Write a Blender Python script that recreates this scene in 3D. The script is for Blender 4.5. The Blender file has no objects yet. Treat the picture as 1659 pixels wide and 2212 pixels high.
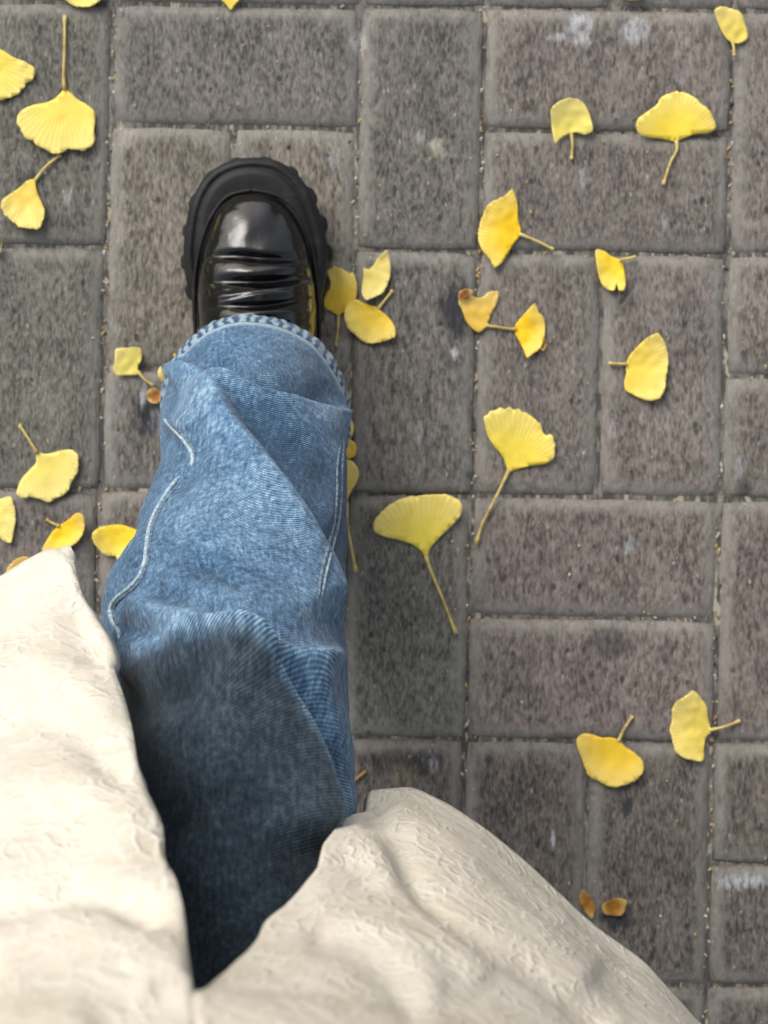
import bpy, bmesh, math, random
import numpy as np
from mathutils import Vector, Matrix, noise
from mathutils.bvhtree import BVHTree
from mathutils.geometry import delaunay_2d_cdt
random.seed(7); np.random.seed(7)
S = bpy.context.scene; COL = S.collection
R = math.radians

# ------------------------------------------------------------------ camera, light, exposure
H = 1.25                                     # the lens is held 1.25 m over the paving, looking straight down
cam_d = bpy.data.cameras.new('camera'); cam = bpy.data.objects.new('camera', cam_d); COL.objects.link(cam)
cam.location = (0, 0, H); cam.rotation_euler = (0, 0, 0)
cam_d.sensor_fit = 'HORIZONTAL'; cam_d.sensor_width = 36; cam_d.lens = 71.87
cam_d.clip_start = 0.02; cam_d.clip_end = 500
cam_d.dof.use_dof = True; cam_d.dof.focus_distance = 0.92; cam_d.dof.aperture_fstop = 14
S.camera = cam
SUN_EL, SUN_AZ = R(36), R(-34)               # azimuth from +Y (top of the picture) towards the left
sdir = Vector((math.sin(SUN_AZ)*math.cos(SUN_EL), math.cos(SUN_AZ)*math.cos(SUN_EL), math.sin(SUN_EL)))
W = bpy.data.worlds.new('World'); S.world = W; W.use_nodes = True
wn = W.node_tree; wn.nodes.clear()
sky = wn.nodes.new('ShaderNodeTexSky'); sky.sky_type = 'NISHITA'; sky.sun_disc = False
sky.sun_elevation = SUN_EL; sky.sun_rotation = SUN_AZ; sky.dust_density = 4.0; sky.air_density = 1.2
hs = wn.nodes.new('ShaderNodeHueSaturation'); hs.inputs['Saturation'].default_value = 0.38
bg = wn.nodes.new('ShaderNodeBackground'); bg.inputs['Strength'].default_value = 0.15
wo = wn.nodes.new('ShaderNodeOutputWorld')
wn.links.new(sky.outputs[0], hs.inputs['Color']); wn.links.new(hs.outputs[0], bg.inputs[0]); wn.links.new(bg.outputs[0], wo.inputs[0])
sl = bpy.data.lights.new('sun', 'SUN'); sl.energy = 1.35; sl.angle = R(36); sl.color = (1, .95, .88)
so = bpy.data.objects.new('sun', sl); COL.objects.link(so); so.rotation_euler = sdir.to_track_quat('Z', 'Y').to_euler()
S.view_settings.view_transform = 'Standard'; S.view_settings.look = 'None'; S.view_settings.gamma = 1
S.view_settings.exposure = 0.28
S.view_settings.use_curve_mapping = False

# ------------------------------------------------------------------ measuring the place
F = 3312.0; CX, CY = 829.5, 1105.5           # picture measure used to survey where things lie on the ground
def G(sx, sy, z=0.0):
    k = (H - z)/F
    return Vector(((sx-CX)*k, -(sy-CY)*k, z))
def proj(P):
    k = F/(H - P[:, 2]); return CX + P[:, 0]*k, CY - P[:, 1]*k

# ------------------------------------------------------------------ helpers
def link(name, data, parent=None, mat=None, smooth=False):
    o = bpy.data.objects.new(name, data); COL.objects.link(o); o.parent = parent
    if mat: data.materials.append(mat)
    if smooth:
        data.polygons.foreach_set('use_smooth', [True]*len(data.polygons))
    return o
def mesh(name, v, f, uv=None, attr=None):
    m = bpy.data.meshes.new(name); m.from_pydata([tuple(p) for p in v], [], [tuple(q) for q in f])
    if uv is not None:
        li = np.empty(len(m.loops), dtype=np.int32); m.loops.foreach_get('vertex_index', li)
        l = m.uv_layers.new(name='UVMap'); l.data.foreach_set('uv', np.asarray(uv, dtype=np.float32)[li].ravel())
    for k, a in (attr or {}).items():
        at = m.attributes.new(k, 'FLOAT', 'POINT'); at.data.foreach_set('value', np.asarray(a, dtype=np.float32))
    m.update(); return m
def empty(name, loc=(0, 0, 0)):
    o = bpy.data.objects.new(name, None); COL.objects.link(o); o.location = loc; o.empty_display_size = .05; return o
def tag(o, label=None, cat=None, group=None, kind=None):
    for k, v in (('label', label), ('category', cat), ('group', group), ('kind', kind)):
        if v: o[k] = v
    return o
def tube(pts, rad, n=8, cap=True):
    pts = [Vector(p) for p in pts]; v, f = [], []
    for i, p in enumerate(pts):
        d = (pts[min(i+1, len(pts)-1)] - pts[max(i-1, 0)]).normalized()
        a = d.cross(Vector((0, 0, 1)));
        if a.length < 1e-4: a = d.cross(Vector((0, 1, 0)))
        a.normalize(); b = a.cross(d).normalized()
        r = rad[i] if hasattr(rad, '__len__') else rad
        for k in range(n):
            t = 2*math.pi*k/n; v.append(p + a*math.cos(t)*r + b*math.sin(t)*r)
    for i in range(len(pts)-1):
        for k in range(n):
            f.append((i*n+k, i*n+(k+1) % n, (i+1)*n+(k+1) % n, (i+1)*n+k))
    if cap:
        f.append(tuple(range(n))[::-1]); f.append(tuple(range((len(pts)-1)*n, len(pts)*n)))
    return v, f
def smooth_line(pts, n=40):
    P = np.array([tuple(p) for p in pts], dtype=float)
    s = np.concatenate([[0], np.cumsum(np.linalg.norm(np.diff(P, axis=0), axis=1))])
    t = np.linspace(0, s[-1], n)
    return np.stack([spl(s, P[:, k], t) for k in range(P.shape[1])], 1)
def spl(x, y, q):                            # monotone-ish cubic Hermite interpolation
    x = np.asarray(x, float); y = np.asarray(y, float); q = np.asarray(q, float)
    h = np.diff(x); d = np.diff(y)/h
    m = np.empty_like(y); m[0] = d[0]; m[-1] = d[-1]
    m[1:-1] = (d[:-1]*h[1:] + d[1:]*h[:-1])/(h[1:]+h[:-1])
    i = np.clip(np.searchsorted(x, q) - 1, 0, len(h)-1)
    t = (q - x[i])/h[i]; t = np.clip(t, 0, 1)
    return (2*t**3-3*t**2+1)*y[i] + (t**3-2*t**2+t)*h[i]*m[i] + (-2*t**3+3*t**2)*y[i+1] + (t**3-t**2)*h[i]*m[i+1]
def sstep(a, b, x):
    t = np.clip((x-a)/(b-a), 0, 1); return t*t*(3-2*t)
def fold(sx, sy, poly, wl, wr, amp, ends=40, pw=1.0):
    """height of a cloth fold along a surveyed line: amp at the line, fading over wl to its left and wr to its right
    (left and right as seen walking along the line in the picture)"""
    P = smooth_line([(a, b) for a, b in poly], 40)
    best = np.full(sx.shape, 1e9); sgn = np.zeros(sx.shape); along = np.zeros(sx.shape)
    L = 0; tot = np.linalg.norm(np.diff(P, axis=0), axis=1).sum()
    for i in range(len(P)-1):
        ax, ay = P[i]; bx, by = P[i+1]; dx, dy = bx-ax, by-ay; l = math.hypot(dx, dy)
        t = np.clip(((sx-ax)*dx + (sy-ay)*dy)/(l*l), 0, 1)
        px, py = sx-(ax+t*dx), sy-(ay+t*dy); d = np.hypot(px, py)
        c = dx*py - dy*px
        m = d < best; best = np.where(m, d, best); sgn = np.where(m, np.sign(c), sgn); along = np.where(m, L+t*l, along)
        L += l
    w = np.where(sgn < 0, wl, wr)
    e = sstep(0, ends, along)*sstep(0, ends, tot-along) if ends else 1
    return amp*e*np.exp(-(best/w)**(2*pw))
def fbm(x, y, z=0.0, sc=1.0, oct=3):
    out = np.empty(len(x))
    for i in range(len(x)):
        out[i] = noise.fractal((x[i]*sc, y[i]*sc, z), 1.0, 2.0, oct)
    return out

# ---- materials
def mat(name):
    m = bpy.data.materials.new(name); m.use_nodes = True; nt = m.node_tree; nt.nodes.clear()
    out = nt.nodes.new('ShaderNodeOutputMaterial'); b = nt.nodes.new('ShaderNodeBsdfPrincipled')
    nt.links.new(b.outputs[0], out.inputs[0]); return m, nt, b, out
class NT:
    def __init__(s, nt): s.nt = nt
    def put(s, inp, v):
        if isinstance(v, bpy.types.NodeSocket): s.nt.links.new(v, inp)
        elif v is not None: inp.default_value = v
    def n(s, t, **k):
        o = s.nt.nodes.new('ShaderNode'+t)
        for a, b in k.items(): setattr(o, a, b)
        return o
    def math(s, op, a, b=0.0, c=None, clamp=False):
        o = s.n('Math', operation=op, use_clamp=clamp); s.put(o.inputs[0], a); s.put(o.inputs[1], b)
        if c is not None: s.put(o.inputs[2], c)
        return o.outputs[0]
    def mix(s, f, a, b, mode='MIX'):
        o = s.n('Mix', data_type='RGBA', blend_type=mode); s.put(o.inputs[0], f); s.put(o.inputs[6], a); s.put(o.inputs[7], b); return o.outputs[2]
    def noise(s, vec, scale, detail=3, rough=.55, typ='FBM', dist=0.0):
        o = s.n('TexNoise', noise_type=typ); s.put(o.inputs['Vector'], vec); o.inputs['Scale'].default_value = scale
        o.inputs['Detail'].default_value = detail; o.inputs['Roughness'].default_value = rough; o.inputs['Distortion'].default_value = dist
        return o.outputs[0]
    def vor(s, vec, scale, feat='F1', out=0, rand=1.0):
        o = s.n('TexVoronoi', feature=feat); s.put(o.inputs['Vector'], vec); o.inputs['Scale'].default_value = scale
        o.inputs['Randomness'].default_value = rand; return o.outputs[out]
    def ramp(s, v, lo, hi, a=0.0, b=1.0, smooth=True):
        o = s.n('MapRange', interpolation_type='SMOOTHSTEP' if smooth else 'LINEAR'); s.put(o.inputs[0], v)
        o.inputs[1].default_value = lo; o.inputs[2].default_value = hi; o.inputs[3].default_value = a; o.inputs[4].default_value = b
        return o.outputs[0]
    def scale(s, vec, sc, rot=(0, 0, 0), loc=(0, 0, 0)):
        o = s.n('Mapping'); s.put(o.inputs[0], vec); o.inputs['Scale'].default_value = sc; o.inputs['Rotation'].default_value = rot
        o.inputs['Location'].default_value = loc; return o.outputs[0]
    def bump(s, h, strength, dist, nrm=None):
        o = s.n('Bump'); s.put(o.inputs['Height'], h); o.inputs['Strength'].default_value = strength; o.inputs['Distance'].default_value = dist
        if nrm is not None: s.put(o.inputs['Normal'], nrm)
        return o.outputs[0]
def C(r, g, b): return (r, g, b, 1)
def srgb(r, g, b):
    f = lambda c: (c/255/12.92 if c/255 <= .04045 else ((c/255+.055)/1.055)**2.4)
    return (f(r), f(g), f(b), 1)

def make_paver_mat():
    m, nt, b, out = mat('concrete_paver'); q = NT(nt)
    pos = q.n('NewGeometry').outputs['Position']; oc = q.n('ObjectInfo').outputs['Color']
    p = q.scale(pos, (1, .30, 1))                     # speckle stretched along Y to imitate motion streaks
    agg = q.noise(p, 520, 3, .7)                     # mm-size aggregate
    agg2 = q.noise(q.scale(pos, (1, .40, 1), loc=(3, 1, 0)), 230, 3, .65)
    big = q.noise(pos, 9, 3, .5)
    fac = q.math('ADD', q.ramp(agg, .30, .70, -.5, .5), q.math('MULTIPLY', q.ramp(agg2, .3, .7, -.5, .5), .75))
    dark = q.mix(1, oc, C(.55, .54, .53), 'MULTIPLY'); light = q.mix(.32, q.mix(1, oc, C(2.1, 2.1, 2.1), 'MULTIPLY'), C(.32, .29, .24))
    col = q.mix(q.math('ADD', q.math('MULTIPLY', fac, .72), q.ramp(q.noise(q.scale(pos, (1, .5, 1)), 38, 3, .6), .3, .7, .34, .66), clamp=True), dark, light)
    hue = q.noise(q.scale(pos, (1, .35, 1), loc=(9, 4, 2)), 210, 2, .5)   # reddish and greenish grains
    col = q.mix(q.ramp(hue, .58, .72, 0, .35), col, C(.19, .15, .13)); col = q.mix(q.ramp(hue, .42, .30, 0, .40), col, C(.095, .105, .085))
    pit = q.vor(q.scale(pos, (1, .62, 1)), 95, 'F1', 0)
    pm = q.ramp(pit, .12, .25, 1, 0); sel = q.ramp(q.noise(pos, 60, 1, .5), .52, .60)
    col = q.mix(q.math('MULTIPLY', q.math('MULTIPLY', pm, sel), .75), col, C(.03, .032, .035))
    sp = q.vor(q.scale(pos, (1, .42, 1), loc=(5, 5, 0)), 150, 'F1', 0)
    sm = q.math('MULTIPLY', q.ramp(sp, .08, .17, 1, 0), q.ramp(q.noise(pos, 45, 1, .5), .50, .60))
    col = q.mix(q.math('MULTIPLY', sm, .7), col, C(.42, .39, .33))
    col = q.mix(q.ramp(big, .35, .65, 0, .35), col, q.mix(1, col, C(.72, .72, .74), 'MULTIPLY'))
    edge = q.n('Attribute', attribute_name='edge').outputs['Fac']         # worn, dusty arrises
    col = q.mix(q.math('MULTIPLY', edge, q.ramp(q.noise(p, 110, 2), .3, .7, .35, .85)), col, C(.25, .24, .215))
    # stains and dried splashes, each with its own place on the paving
    brkn = q.ramp(q.noise(q.scale(pos, (1, .28, 1)), 330, 3, .7), .34, .60, .12, 1)
    wob = q.math('MULTIPLY', q.math('SUBTRACT', q.noise(q.scale(pos, (1, .45, 1)), 190, 3, .7), .5), .022)
    for (sx, sy, rx, ry, c, a) in STAINS:
        g = G(sx, sy); mp = q.n('Mapping'); q.put(mp.inputs[0], pos)
        kx, ky = 1/(rx*H/F), 1/(ry*H/F)
        mp.inputs['Location'].default_value = (-g.x*kx, -g.y*ky, 0); mp.inputs['Scale'].default_value = (kx, ky, 0)
        ln = q.n('VectorMath', operation='LENGTH'); q.put(ln.inputs[0], mp.outputs[0])
        d = q.math('ADD', ln.outputs['Value'], q.math('MULTIPLY', wob, 90))
        brk = brkn if c[0] > .2 else 1.0
        col = q.mix(q.math('MULTIPLY', q.math('MULTIPLY', q.ramp(d, .4, 1.25, 1, 0), brk), a*(.8 if c[0] > .2 else 1.1), clamp=True), col, c)
    q.put(b.inputs['Base Color'], col); b.inputs['Roughness'].default_value = .88
    b.inputs['Specular IOR Level'].default_value = .3
    hgt = q.math('ADD', q.math('MULTIPLY', agg2, 1.0), q.math('ADD', q.math('MULTIPLY', agg, .5), q.math('MULTIPLY', pm, -.5)))
    q.put(b.inputs['Normal'], q.bump(hgt, .8, .0012)); return m
W1, K1 = C(.55, .58, .62), C(.02, .022, .03)
STAINS = [(1252, 62, 30, 38, W1, .8), (1205, 80, 22, 12, W1, .6), (1375, 66, 34, 30, W1, .65), (775, 92, 18, 34, C(.5, .5, .5), .8),
          (945, 318, 20, 26, C(.5, .48, .36), .8), (908, 296, 16, 18, C(.48, .5, .5), .7), (275, 292, 22, 24, C(.42, .38, .34), .7),
          (1605, 1905, 60, 18, C(.48, .52, .56), .85), (1318, 1385, 55, 40, K1, .45), (985, 672, 46, 66, K1, .75), (982, 760, 10, 16, W1, .95),
          (318, 892, 34, 52, K1, .85), (310, 858, 9, 26, W1, .7), (338, 905, 16, 30, C(.4, .4, .42), .55), (880, 1650, 90, 34, K1, .5),
          (935, 1655, 12, 20, W1, .6), (870, 1672, 40, 22, C(.28, .25, .15), .6), (1330, 1985, 40, 26, K1, .7), (1355, 1740, 14, 26, K1, .7),
          (1256, 388, 12, 26, C(.4, .42, .45), .6), (1470, 168, 12, 24, C(.4, .38, .4), .4), (1435, 480, 9, 26, C(.38, .42, .45), .6),
          (62, 392, 30, 24, K1, .6), (145, 432, 10, 18, C(.5, .5, .52), .7), (905, 935, 9, 30, C(.42, .45, .46), .6), (1360, 1175, 12, 30, C(.42, .46, .5), .5),
          (1598, 1005, 10, 26, C(.42, .42, .5), .5), (1608, 1060, 20, 26, K1, .6), (1195, 1815, 6, 20, W1, .8), (720, 345, 12, 22, C(.4, .42, .5), .5),
          (1320, 925, 10, 20, C(.42, .38, .42), .5), (1050, 1290, 14, 50, C(.28, .27, .25), .4)]

# ------------------------------------------------------------------ paving
m_paver = make_paver_mat()
m_sand, nt, b, out = mat('joint_sand'); q = NT(nt)
pos = q.n('NewGeometry').outputs['Position']
c = q.mix(q.ramp(q.noise(q.scale(pos, (1, .3, 1)), 160, 3, .7), .40, .66), C(.070, .065, .058), C(.23, .215, .185))
c = q.mix(q.ramp(q.noise(q.scale(pos, (1, .4, 1), loc=(4, 2, 0)), 120, 2, .7), .60, .66, 0, .9), c, C(.40, .36, .27))
q.put(b.inputs['Base Color'], c); b.inputs['Roughness'].default_value = 1
q.put(b.inputs['Normal'], q.bump(q.noise(pos, 500, 3), .8, .001))
m_far, nt, b, out = mat('far_paving'); q = NT(nt)
pos = q.n('NewGeometry').outputs['Position']
br = q.n('TexBrick'); q.put(br.inputs['Vector'], pos); br.inputs['Scale'].default_value = 5
br.inputs['Color1'].default_value = C(.10, .095, .088); br.inputs['Color2'].default_value = C(.08, .074, .070); br.inputs['Mortar'].default_value = C(.05, .048, .045)
q.put(b.inputs['Base Color'], q.mix(q.ramp(q.noise(pos, 60, 4), .3, .7), br.outputs[0], C(.12, .11, .10))); b.inputs['Roughness'].default_value = .9

def sheet(name, s, z, m):
    return link(name, mesh(name, [(-s, -s, z), (s, -s, z), (s, s, z), (-s, s, z)], [(0, 1, 2, 3)]), None, m)
tag(sheet('ground', 120, -.012, m_far), kind='structure')
pave = tag(sheet('pavement', 3.4, -.0042, m_sand), kind='structure')

CU, CV = 268.8*H/F, 263.9*H/F
ROT = R(-1.15)
def lat(a, b_):                              # lattice (cells) -> ground point
    sx = 229 + a*268.8; sy = 17.5 + b_*263.9
    yy = sy + .0125*(sx-1300); xx = sx - .0285*(sy-550)
    return G(xx, yy)
def paver_geo(w, h, seed):
    rnd = random.Random(seed); nx, ny = max(2, round(w/.022)), max(2, round(h/.022))
    loop = [(-w/2+w*i/nx, -h/2) for i in range(nx)] + [(w/2, -h/2+h*i/ny) for i in range(ny)] + \
           [(w/2-w*i/nx, h/2) for i in range(nx)] + [(-w/2, h/2-h*i/ny) for i in range(ny)]
    n = len(loop); corners = {0, nx, nx+ny, 2*nx+ny}; v = []; e = []
    rings = [(0, -.03, 0), (0, -.0048, .1), (.0020, -.0029, .7), (.0060, -.0010, 1), (.0110, -.0001, .35)]
    jit = [(rnd.uniform(-.0006, .0006), rnd.uniform(-.0006, .0006)) for _ in range(n)]
    for ins, z, ed in rings:
        for i, (x, y) in enumerate(loop):
            k = 1
            X = x*(1-2*ins/w) ; Y = y*(1-2*ins/h)
            if i in corners: X -= math.copysign(.0013, X); Y -= math.copysign(.0013, Y)
            jx, jy = jit[i] if z > -.02 else (0, 0)
            v.append((X+jx, Y+jy, z + (rnd.uniform(-.0003, .0003) if z > -.02 and z < 0 else 0))); e.append(ed)
    f = []
    for r in range(len(rings)-1):
        for i in range(n): f.append((r*n+i, r*n+(i+1) % n, (r+1)*n+(i+1) % n, (r+1)*n+i))
    # inner ring drops the wear to zero a little further in
    base = len(v)
    for i, (x, y) in enumerate(loop):
        ins = .0155; v.append((x*(1-2*ins/w), y*(1-2*ins/h), .0001)); e.append(0)
    r = len(rings)-1
    for i in range(n): f.append((r*n+i, r*n+(i+1) % n, base+(i+1) % n, base+i))
    f.append(tuple(range(base, base+n)))
    return v, f, e
GAP = .0014
geo = {}
for kind, (w, h) in {'V': (CU-GAP, 2*CV-GAP), 'H': (2*CU-GAP, CV-GAP)}.items():
    for k in range(3):
        v, f, e = paver_geo(w, h, hash(kind) % 7+k*11 if False else (ord(kind)+k*11))
        geo[kind, k] = (v, f, e, mesh('paver', v, f, attr={'edge': e}))
        geo[kind, k][3].materials.append(m_paver); geo[kind, k][3].polygons.foreach_set('use_smooth', [True]*len(f))
cells = []
def add_col(a, width, phase):
    if width == 1:
        for b_ in range(-30+phase, 34, 2): cells.append(('V', a+.5, b_+1))
    else:
        b_ = -32+phase
        t = 0
        while b_ < 34:
            if t % 2 == 0: cells.append(('H', a+1, b_+.5)); cells.append(('H', a+1, b_+1.5))
            else: cells.append(('V', a+.5, b_+1)); cells.append(('V', a+1.5, b_+1))
            b_ += 2; t += 1
cols = [(-1, 1, 0), (0, 2, -1), (2, 1, 0), (3, 2, 0), (5, 2, 2)]
add_col(*cols[0]); add_col(*cols[1]); add_col(*cols[2]); add_col(*cols[3]); add_col(*cols[4])
a = 7
for i in range(10): add_col(a, 1, 0); add_col(a+1, 2, (i % 3)-1); a += 3
a = -1
for i in range(9): add_col(a-2, 2, i % 3); add_col(a-3, 1, i % 2); a -= 3
PAL = {'green': (.094, .094, .082), 'grey': (.104, .099, .093), 'tan': (.143, .129, .107), 'brown': (.120, .104, .096), 'red': (.122, .100, .094), 'dark': (.082, .070, .063)}
fv, ff, fe = [], [], []; near = 0
for (kind, a, b_) in cells:
    g = lat(a, b_); rnd = random.Random(int(a*100+b_*7919))
    kk = rnd.randrange(3); flip = rnd.random() < .5
    rot = ROT + (math.pi if flip else 0) + rnd.uniform(-.002, .002)
    sx, sy = CX+g.x*F/H, CY-g.y*F/H
    z = rnd.uniform(-.0008, .0008)
    if abs(g.x) < .62 and abs(g.y) < .72:
        o = link('paver', geo[kind, kk][3], pave); near += 1
        o.location = (g.x, g.y, z); o.rotation_euler = (rnd.uniform(-.003, .003), rnd.uniform(-.004, .004), rot)
        if sx < 230 and sy < 1100: c = 'green'
        elif sx < 780 and sy < 262: c = 'grey'
        elif sx < 780 and sy < 800: c = 'tan'
        elif sx < 1040 and sy < 1080: c = 'grey'
        elif sx < 1040 and sy < 1600 and sx > 760: c = 'green'
        elif sx < 1040: c = 'brown' if sy < 1600 else 'dark'
        elif sy < 1080: c = 'brown'
        elif sy < 1600: c = 'red'
        else: c = 'dark'
        k = rnd.uniform(.88, 1.12); p = PAL[c]; o.color = (p[0]*k, p[1]*k, p[2]*k, 1)
    else:
        v, f, e = geo[kind, kk][:3]; m4 = Matrix.Translation((g.x, g.y, z)) @ Matrix.Rotation(rot, 4, 'Z')
        if abs(g.x) < 3.3 and abs(g.y) < 3.3:
            base = len(fv); fv += [tuple(m4 @ Vector(p)) for p in v]; ff += [tuple(i+base for i in t) for t in f]; fe += e
o = link('outer_pavers', mesh('outer_pavers', fv, ff, attr={'edge': fe}), pave, m_paver); o.color = (.105, .096, .088, 1); tag(o, kind='stuff')

# ------------------------------------------------------------------ person: jeans
person = tag(empty('person', (-.08, -.25, 0)), 'person in cream crinkled coat, faded blue jeans and black boot, stepping forward', 'person')
PL = Vector((-.08, -.25, 0))
def pchild(name, data, m, parent=None, smooth=True):
    o = link(name, data, parent or person, m, smooth)
    if parent is None: o.matrix_parent_inverse = Matrix.Translation(-PL)
    return o
#      zs    sy    left  right  b
RG = [(.065, 893,  351,  755,  .083),
      (.092, 925,  347,  751,  .085),
      (.120, 962,  347,  745,  .084),
      (.160, 1020, 351,  744,  .082),
      (.185, 1062, 353,  745,  .080),
      (.215, 1120, 322,  745,  .078),
      (.240, 1180, 299,  745,  .076),
      (.268, 1240, 280,  745,  .075),
      (.287, 1286, 258,  745,  .075),
      (.305, 1325, 226,  745,  .075),
      (.320, 1365, 222,  745,  .076),
      (.345, 1425, 240,  746,  .077),
      (.385, 1520, 262,  752,  .080),
      (.425, 1620, 275,  760,  .082),
      (.445, 1740, 270,  766,  .083),
      (.466, 1880, 262,  772,  .082),
      (.488, 2050, 255,  790,  .082),
      (.512, 2240, 240,  810,  .085)]
cen = []; A_ = []; B_ = []
for zs, sy, l, r, bb in RG:
    cen.append(G((l+r)/2, sy, zs)); A_.append((r-l)/2*(H-zs)/F); B_.append(bb)
for p, a, bb in (((-.100, -.325, .60), .085, .09), ((-.10, -.385, .70), .09, .10), ((-.09, -.43, .83), .10, .11)):
    cen.append(Vector(p)); A_.append(a); B_.append(bb)
cen = np.array([tuple(c) for c in cen]); tt = np.concatenate([[0], np.cumsum(np.linalg.norm(np.diff(cen, axis=0), axis=1))])
NR, NC = 380, 300
ts = np.linspace(0, tt[-1], NR)
Cn = np.stack([spl(tt, cen[:, k], ts) for k in range(3)], 1); Aa = spl(tt, A_, ts); Bb = spl(tt, B_, ts)
# smoothed axis direction
k = np.hanning(41); k /= k.sum()
D = np.gradient(Cn, axis=0); D[:, 0] = 0
Dp = np.pad(D, ((20, 20), (0, 0)), mode='edge'); D = np.stack([np.convolve(Dp[:, i], k, 'valid') for i in range(3)], 1)
D /= np.linalg.norm(D, axis=1)[:, None]
n0 = np.array([0, .84, .54]); Nf = np.stack([np.zeros(NR), D[:, 2], -D[:, 1]], 1)
wgt = sstep(.10, 0, ts)[:, None]; Nf = Nf*(1-wgt)+n0*wgt; Nf /= np.linalg.norm(Nf, axis=1)[:, None]
th = np.linspace(-math.pi, math.pi, NC, endpoint=False)
sn, cs = np.sin(th), np.cos(th)
P = Cn[:, None, :] + Aa[:, None, None]*sn[None, :, None]*np.array([1, 0, 0]) + (Bb[:, None]*cs[None, :])[:, :, None]*Nf[:, None, :]
P = P.reshape(-1, 3); TH = np.tile(th, NR); TS = np.repeat(ts, NC)
Nrm = (sn[None, :, None]/Aa[:, None, None]*np.array([1, 0, 0]) + (cs[None, :]/Bb[:, None])[:, :, None]*Nf[:, None, :]).reshape(-1, 3)
Nrm /= np.linalg.norm(Nrm, axis=1)[:, None]
sx, sy = proj(P); front = sstep(-.05, .42, np.cos(TH))
d = np.zeros(len(P)); mm = .001
# the big folds of the lower leg, surveyed on the cloth
F1 = [(352, 812), (378, 797), (420, 802), (470, 838), (560, 868), (650, 888), (765, 896)]
F2 = [(425, 825), (480, 905), (545, 1000), (600, 1085), (665, 1195), (708, 1290), (724, 1345)]
F6 = [(245, 1458), (300, 1412), (370, 1384), (450, 1376), (520, 1396), (590, 1462), (640, 1555), (680, 1650), (705, 1760), (708, 1850)]
d += fold(sx, sy, F1, 10, 60, 9*mm, 30, .8)
d -= fold(sx, sy, [(430, 812), (520, 832), (640, 862), (740, 872)], 40, 16, 9*mm, 50)
dF2 = fold(sx, sy, F2, 110, 60, 17*mm, 70, .8); d += dF2
d -= fold(sx, sy, [(480, 858), (560, 965), (640, 1090), (715, 1235), (750, 1330)], 60, 20, 13*mm, 70)
d += fold(sx, sy, [(560, 930), (660, 950), (740, 915)], 40, 50, 3.5*mm, 60)
d += fold(sx, sy, [(600, 1040), (680, 1000), (742, 985)], 30, 34, 2.5*mm, 50)
d += fold(sx, sy, [(712, 960), (706, 1060), (690, 1180)], 16, 22, 4*mm, 60)
d -= fold(sx, sy, [(412, 930), (440, 1000), (400, 1045), (362, 1062)], 24, 30, 6*mm, 30)
d += fold(sx, sy, [(365, 880), (420, 960), (470, 1050)], 34, 34, 5*mm, 60)
d += fold(sx, sy, [(350, 1075), (420, 1060), (520, 1120), (600, 1230)], 60, 60, 4*mm, 80)
d -= fold(sx, sy, [(390, 1238), (470, 1235), (520, 1262), (540, 1285)], 26, 14, 5*mm, 40)
d += fold(sx, sy, [(375, 1150), (450, 1175), (540, 1230)], 50, 36, 3*mm, 60)
d -= fold(sx, sy, [(300, 1250), (350, 1285), (430, 1300), (520, 1330)], 24, 26, 3.5*mm, 60)
d += fold(sx, sy, [(360, 1388), (480, 1376), (560, 1396), (640, 1422), (690, 1424), (728, 1420)], 12, 60, 5*mm, 40)
d += fold(sx, sy, [(262, 1300), (340, 1318), (420, 1345), (520, 1400), (620, 1424), (760, 1412)], 20, 36, 6*mm, 40)
d -= fold(sx, sy, [(250, 1345), (330, 1372), (400, 1360)], 22, 18, 3*mm, 40)
d += fold(sx, sy, F6[3:], 14, 130, 12*mm, 90, .8) + fold(sx, sy, F6[:6], 50, 90, 5*mm, 30)
d -= fold(sx, sy, [(560, 1400), (640, 1500), (700, 1620), (740, 1740)], 30, 26, 6*mm, 60)
d += fold(sx, sy, [(650, 1440), (705, 1520), (750, 1640)], 30, 30, 2.5*mm, 60)
d -= fold(sx, sy, [(270, 1530), (350, 1500), (450, 1470)], 30, 40, 4*mm, 60)
d += fold(sx, sy, [(300, 1620), (420, 1570), (560, 1600)], 50, 60, 4*mm, 80)
d -= fold(sx, sy, [(340, 1800), (450, 1740), (600, 1760)], 50, 60, 4*mm, 80)
d -= fold(sx, sy, [(345, 925), (385, 955), (400, 1010)], 16, 12, 3*mm, 20)
gen = fbm(TH*.085+5, TS, 2.0, 22, 3)
fine = fbm(TH*.085-3, TS, 9.0, 90, 2)
d = d*front + gen*2.2*mm*(.6+.8*(1-front)) + fine*.35*mm
wear_shade = np.clip((d-dF2*front)/(12*mm), -1, 1) + fold(sx, sy, F2, 9, 60, .75, 40) - fold(sx, sy, [(520, 900), (610, 1000), (680, 1110), (722, 1240)], 85, 45, 1.05, 30) - .15*fold(sx, sy, [(560, 790), (680, 840)], 50, 50, 1, 20)  # fold wear, plus painted shade on the panel right of the big fold
# painted shade, greenish charcoal, over the thigh and knee, ending along the knee arc
thigh_shade = np.zeros(len(P)); kx_ = smooth_line(F6, 60)
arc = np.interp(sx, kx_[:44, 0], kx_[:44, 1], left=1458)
thigh_shade = sstep(-10, 40, sy-arc-4)*sstep(14, -14, sx-np.interp(sy, kx_[30:, 1], kx_[30:, 0], left=2000, right=708))*front
thigh_shade = np.where(sy < 1365, 0, thigh_shade)
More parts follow.
